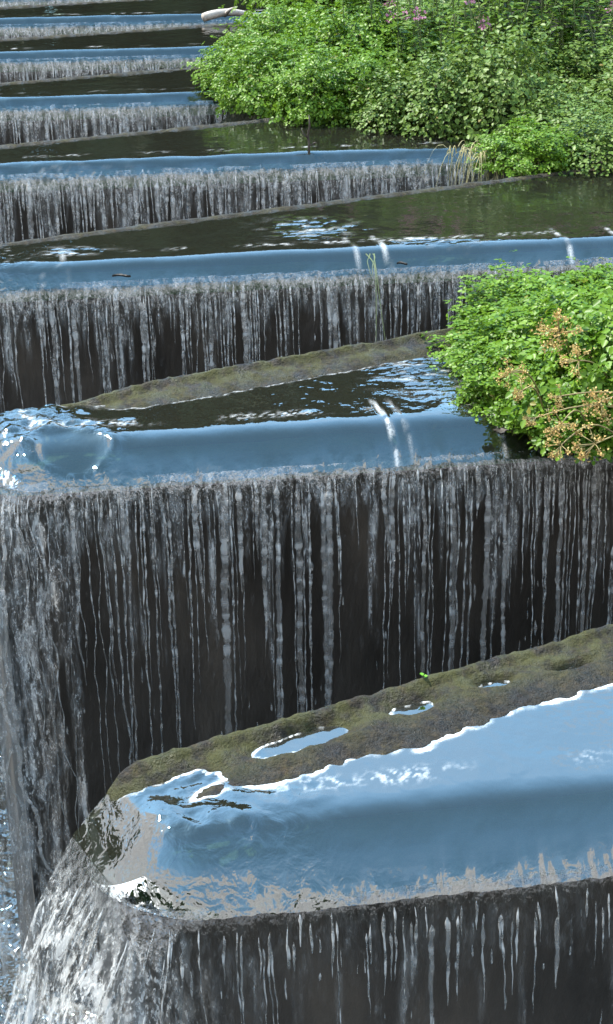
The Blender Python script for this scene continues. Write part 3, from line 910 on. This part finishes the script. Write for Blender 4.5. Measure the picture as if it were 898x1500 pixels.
# dead umbels over the second bay's bush
def umbel(label, loc, head, size, n, seed, lean):
    r = np.random.default_rng(seed)
    t = thing('dry_umbel', label, 'seed head', loc, 0, 'dried orange seed heads')
    mb = MB(); h = np.array(head)
    tt = np.linspace(0, 1, 9)[:, None]
    c = h * tt + np.array(lean) * np.sin(tt * math.pi)
    mb.tube(c, np.linspace(.0032, .002, 9), 6, .4)
    link('stalk', mb.mesh('stalk', M_dry), t)
    rays = MB(); V = []
    d0 = c[-1] - c[-2]; d0 /= np.linalg.norm(d0)
    Vs, Qs, As = [], [], []; off = 0
    for _ in range(n):
        u = d0 * .9 + r.normal(size=3) * .75; u /= np.linalg.norm(u)
        e = h + u * size * (.8 + .3 * r.random())
        rays.tube(np.linspace(h, e, 3), .0013, 4, .4)
        m = 22
        P = e + r.normal(size=(m, 3)) * size * .13
        V, Q, A = leaves(r, P, r.normal(size=(m, 3)), r.normal(size=(m, 3)), size * .13, size * .055, np.clip(.5 + .25 * r.normal(size=m), 0, 1))
        Vs.append(V); Qs.append(Q + off); As.append(A); off += len(V)
    link('rays', rays.mesh('rays', M_dry), t)
    link('seeds', make_mesh('seeds', np.concatenate(Vs), np.concatenate(Qs), M_umbel, attrs={'tint': np.concatenate(As)}), t)

def surv(px, py, y):
    """point seen at that photo pixel, at distance y ahead of the camera"""
    f = 2200.; pit = R(25.5)
    cx, cy = (px - 449) / f, (750 - py) / f
    d = np.array([cx, math.cos(pit) + cy * math.sin(pit), -math.sin(pit) + cy * math.cos(pit)])
    return d * (y / d[1]) + np.array([0, 0, CAM_H])

um = [(820, 487, 4.28, .058, 16, 'largest orange-brown umbel, topmost of the dried seed heads'),
      (848, 528, 4.15, .046, 11, 'tan umbel just below the largest orange-brown one'),
      (748, 545, 4.14, .040, 10, 'yellowish umbel highest on the left flank of the bush'),
      (765, 572, 4.06, .036, 9, 'thin tan umbel in the middle of the left flank'),
      (880, 588, 4.0, .052, 13, 'brown umbel near the right edge, above the arching bare stalk'),
      (785, 612, 4.02, .030, 8, 'small orange umbel low on the bush over its shaded underside'),
      (823, 620, 3.98, .044, 11, 'yellow-brown umbel drooping over the blue lip of water'),
      (822, 652, 3.92, .036, 9, 'lowest yellow-brown umbel, hanging in front of the falling water'),
      (822, 580, 4.02, .030, 8, 'small orange umbel in the centre of the bush'),
      (872, 650, 3.90, .055, 9, 'open star-shaped brown umbel at the right edge over the waterfall'),
      (700, 3, 12, .02, 4, '')][:10]
for i, (px, py, y, size, n, lab) in enumerate(um):
    h = surv(px, py, y)
    root = np.array([h[0] + .10 + .12 * ((i * 37) % 10) / 10, h[1] + .22, .05])
    if i in (8, 9, 5): root[0] += .25
    umbel(lab, tuple(root), tuple(h - root), size * 1.05, n, 300 + i, (0, 0, .05))

# ------------------------------------------------------------------ small things
M_dark = mat_solid('wet_twig', [(.3, (.02, .014, .01)), (.7, (.06, .045, .03))], 20, .6, .003, 90)
M_log = mat_solid('bleached_wood', [(.3, (.28, .24, .20)), (.7, (.50, .45, .40))], 14, .7, .006, 60, stretch=(.4, 3, 3))
M_grass = mat_leaf('pale_dead_grass', [(0, (.22, .20, .09)), (1, (.42, .38, .2))], .3, .6)
M_seed = mat_leaf('seedling_leaves', [(0, (.10, .30, .02)), (1, (.18, .42, .04))], .4, .5)

g = ground_pt(452, 222)
mb = MB(); h = .20
c = np.array([[0, 0, -.05], [.004, 0, .04], [-.004, .01, .09], [.006, .0, .14], [.002, 0, h]])
mb.tube(c, [.008, .008, .007, .006, .003], 6)
mb.tube(np.array([[-.003, .005, .07], [-.03, .0, .10], [-.04, .0, .13]]), [.005, .004, .002], 5)
mb.tube(np.array([[.005, 0, .03], [.035, 0, .05], [.05, 0, .045]]), [.005, .004, .002], 5)
thing('dead_twig', 'dark bare twig standing up in the water in front of the thicket', 'twig', (g[0], g[1], 0), 0, None, mb.mesh('dead_twig', M_dark))

g = ground_pt(298, 32); g2 = ground_pt(400, 24)
mb = MB(); n = 14; tt = np.linspace(0, 1, n)
rad = .036 * (1 + .15 * fbm(tt * 5, .3, 1., 2)) * (1 - .45 * tt)
e = g2 - g
c = np.stack([e[0] * tt, e[1] * tt, .035 + .03 * np.sin(tt * 5)], -1)
mb.tube(c, rad, 10)
lg = thing('driftwood_log', 'pale bleached driftwood log stranded on the weir crest left of the thicket', 'log', (g[0], g[1], 0))
link('trunk', mb.mesh('trunk', M_log), lg)
mb = MB(); mb.tube(np.array([[e[0] * .3, e[1] * .3, .04], [e[0] * .3 + .05, e[1] * .3 - .1, .10], [e[0] * .3 + .12, e[1] * .3 - .14, .13]]), [.02, .014, .006], 6)
link('branch_stub', mb.mesh('branch_stub', M_log), lg)

def wet_leaf(label, px, py, z, L, W, rz, tilt=0):
    g = ground_pt(px, py, z); r = np.random.default_rng(int(px))
    n = 9; t = np.linspace(0, 1, n); w = W * np.sin(t * math.pi) ** .7 * (1 + .25 * r.normal(size=n))
    rows = []
    for j in range(n):
        for s in (-1, -.4, .0, .4, 1):
            rows.append((t[j] * L - L / 2, s * w[j], .005 + .005 * s * s + .003 * math.sin(t[j] * 5)))
    V = np.array(rows); F = grid_faces(n, 5)
    # give it body
    V2 = np.concatenate([V, V - [0, 0, .003]]); F2 = np.concatenate([F, F[:, ::-1] + len(V)])
    o = thing('dead_leaf', label, 'leaf', (g[0], g[1], z), rz, None, make_mesh('dead_leaf', V2, F2, M_dark))
    o.rotation_euler = (tilt, 0, rz)
wet_leaf('dark wet dead leaf stuck upright on the blue lip of the second bay', 733, 634, -.01, .055, .02, R(85), R(0))
wet_leaf('long dark dead leaf lying on the smooth blue lip of the third bay', 178, 406, -.012, .075, .010, R(5))
wet_leaf('small dark dead leaf on the third bay\'s blue lip, beside the hanging weed', 589, 388, -.004, .045, .009, R(0))

# weed hanging over the third bay's lip
mb = MB(); r = np.random.default_rng(5)
g = ground_pt(540, 374)
for i in range(4):
    x = r.normal() * .014; L = .2 + .3 * r.random()
    t = np.linspace(0, 1, 10)
    dd = .20 - t * L
    zz = np.where(dd > -.042, lip_z(dd, 2) + .006, Z_LIPS[2] - (-.042 - dd) * 1.6)
    c = np.stack([x + .015 * np.sin(t * 4 + i) + nn[0] * t * L * .6, nn[1] * np.minimum(t * L, .40), zz], -1)
    mb.tube(c, np.linspace(.0028, .001, 10), 5, r.random())
thing('trailing_weed', 'olive water weed trailing over the blue lip of the third bay', 'weed', (g[0], g[1], 0), 0, None, mb.mesh('trailing_weed', M_stem))

def blades(name, label, px, py, n, L, spread, mat, seed, hang=.6, group=None):
    r = np.random.default_rng(seed); g = ground_pt(px, py); mb = MB()
    for i in range(n):
        az = -math.pi / 2 + r.normal() * 1.0; l = L * (.5 + .7 * r.random())
        t = np.linspace(0, 1, 8)
        b = r.normal(size=2) * spread
        out = l * .6 * t; z = l * (.55 * np.sin(t * 2.0) - hang * t * t)
        c = np.stack([b[0] + np.cos(az) * out, b[1] + np.sin(az) * out, z + .03], -1)
        w = .0025 * (1 - t ** 2) + .0006
        sd = np.array([-math.sin(az), math.cos(az), 0])
        V = np.stack([c - sd * w[:, None], c + [0, 0, .001], c + sd * w[:, None]], 1).reshape(-1, 3)
        mb.add(V, grid_faces(8, 3), None, r.random())
    thing(name, label, 'grass', (g[0], g[1], 0), 0, group, mb.mesh(name, mat))
blades('dead_grass', 'pale dead grass tuft drooping over the end of the fourth waterfall', 695, 235, 40, .26, .09, M_grass, 8, 1.3)
blades('dead_grass', 'pale dead grass hanging below the drooping greyish-green plant at the wall end', 735, 240, 30, .26, .08, M_grass, 9, 1.3)

g = ground_pt(620, 1000, .02)
t = thing('seedling', 'tiny bright green seedling growing on the nearest mossy crest', 'seedling', (g[0], g[1], .015))
mb = MB(); mb.tube(np.array([[0, 0, -.01], [.001, 0, .012], [.0, 0, .026]]), .0012, 5)
link('stem', mb.mesh('stem', M_stem), t)
az = np.array([0.3, 2.2, 3.6, 5.2]); r = np.random.default_rng(2)
P = np.stack([az * 0, az * 0, np.array([.018, .022, .026, .024])], -1)
V, Q, A = leaves(r, P, np.stack([np.cos(az), np.sin(az), az * 0 + .5], -1), np.tile([0, 0, 1.], (4, 1)), .011, .0045, np.array([.3, .8, .6, 1.]))
link('leaves', make_mesh('leaves', V, Q, M_seed, attrs={'tint': A}), t)

# ------------------------------------------------------------------ light, sky, camera
SUN_EL, SUN_AZ = R(58), R(-60)      # azimuth from +Y towards +X: over the right shoulder
w = bpy.data.worlds.new('World'); scene.world = w; w.use_nodes = True
s = NT(w.node_tree); w.node_tree.nodes.clear()
sky = s.n('ShaderNodeTexSky'); sky.sky_type = 'NISHITA'; sky.sun_disc = False
sky.sun_elevation = SUN_EL; sky.sun_rotation = SUN_AZ; sky.air_density = 1.0; sky.dust_density = .1; sky.ozone_density = 1.5
co = s.n('ShaderNodeTexCoord').outputs['Generated']
sep = s.n('ShaderNodeSeparateXYZ'); s.l(co, sep.inputs[0])
zc = s.math('MAXIMUM', sep.outputs[2], .08)
cb = s.n('ShaderNodeCombineXYZ'); s.l(s.math('DIVIDE', sep.outputs[0], zc), cb.inputs[0]); s.l(s.math('DIVIDE', sep.outputs[1], zc), cb.inputs[1])
cl = s.noise(cb.outputs[0], 1.5, 5, .55, .3)
# open blue ahead, a bright broken deck overhead and behind
cl = s.math('ADD', cl, s.mr(sep.outputs[1], -.52, -.84, 0, .32))
cl = s.math('ADD', cl, s.mr(s.math('ABSOLUTE', sep.outputs[0]), .38, .8, 0, .26))  # unseen side clouds, added to take the blue cast out of the skylight
cl = s.math('SUBTRACT', cl, s.mr(sep.outputs[1], .2, .6, 0, .03))
cl = s.math('SUBTRACT', cl, s.mr(sep.outputs[2], .68, .9, 0, .10))
# a white cloud low ahead, a little to the right
vd = s.n('ShaderNodeVectorMath'); vd.operation = 'DISTANCE'; s.l(co, vd.inputs[0]); vd.inputs[1].default_value = (.185, .81, .555)
cl = s.math('ADD', cl, s.mr(vd.outputs['Value'], .15, .02, 0, .17))
# thin high veil low down ahead
veil = s.math('MULTIPLY', s.mr(s.noise(cb.outputs[0], .9, 4, .55, .4), .38, .68, 0, .30), s.mr(sep.outputs[2], .85, .5))
cm = s.math('MAXIMUM', s.mr(cl, .56, .72), veil)
tn = s.n('ShaderNodeMix'); tn.data_type = 'RGBA'; tn.blend_type = 'MULTIPLY'; tn.inputs[0].default_value = 1
s.l(sky.outputs[0], tn.inputs[6]); s.l(s.ramp(sep.outputs[2], [(.42, (1.4, 1.85, 1.7)), (.62, (1.65, 2.15, 1.92)), (.85, (1.15, 1.62, 1.45)), (1.0, (.58, .90, .80))]), tn.inputs[7])
mx = s.n('ShaderNodeMix'); mx.data_type = 'RGBA'
cc = s.ramp(s.noise(cb.outputs[0], 2.3, 5, .6), [(.35, (3.3, 3.4, 3.5)), (.65, (5.5, 5.6, 5.75))])
s.l(cm, mx.inputs[0]); s.l(tn.outputs[2], mx.inputs[6]); s.l(cc, mx.inputs[7])
bg = s.n('ShaderNodeBackground'); bg.inputs['Strength'].default_value = .15
s.l(mx.outputs[2], bg.inputs['Color'])
ow = s.n('ShaderNodeOutputWorld'); s.l(bg.outputs[0], ow.inputs['Surface'])

sl_ = bpy.data.lights.new('sun', 'SUN'); sl_.energy = 2.9; sl_.angle = R(2.0); sl_.color = (1, .95, .86)
so = bpy.data.objects.new('sun', sl_); col.objects.link(so)
so.rotation_euler = (math.pi / 2 - SUN_EL, 0, math.pi - SUN_AZ)

cam = bpy.data.cameras.new('camera'); cam.sensor_fit = 'VERTICAL'; cam.sensor_height = 24; cam.lens = 2200 / 1500 * 24
cam.clip_start = .05; cam.clip_end = 1500
cobj = bpy.data.objects.new('camera', cam); col.objects.link(cobj)
cobj.location = (0, 0, CAM_H); cobj.rotation_euler = (R(90 - 25.5), 0, 0)
scene.camera = cobj

vs = scene.view_settings
vs.view_transform = 'Standard'; vs.look = 'None'; vs.gamma = 1; vs.use_curve_mapping = False; vs.exposure = 2.0
scene.cycles.max_bounces = 10; scene.cycles.transparent_max_bounces = 16
scene.cycles.glossy_bounces = 4; scene.cycles.diffuse_bounces = 3
scene.cycles.caustics_reflective = False; scene.cycles.caustics_refractive = False
scene.cycles.use_denoising = True
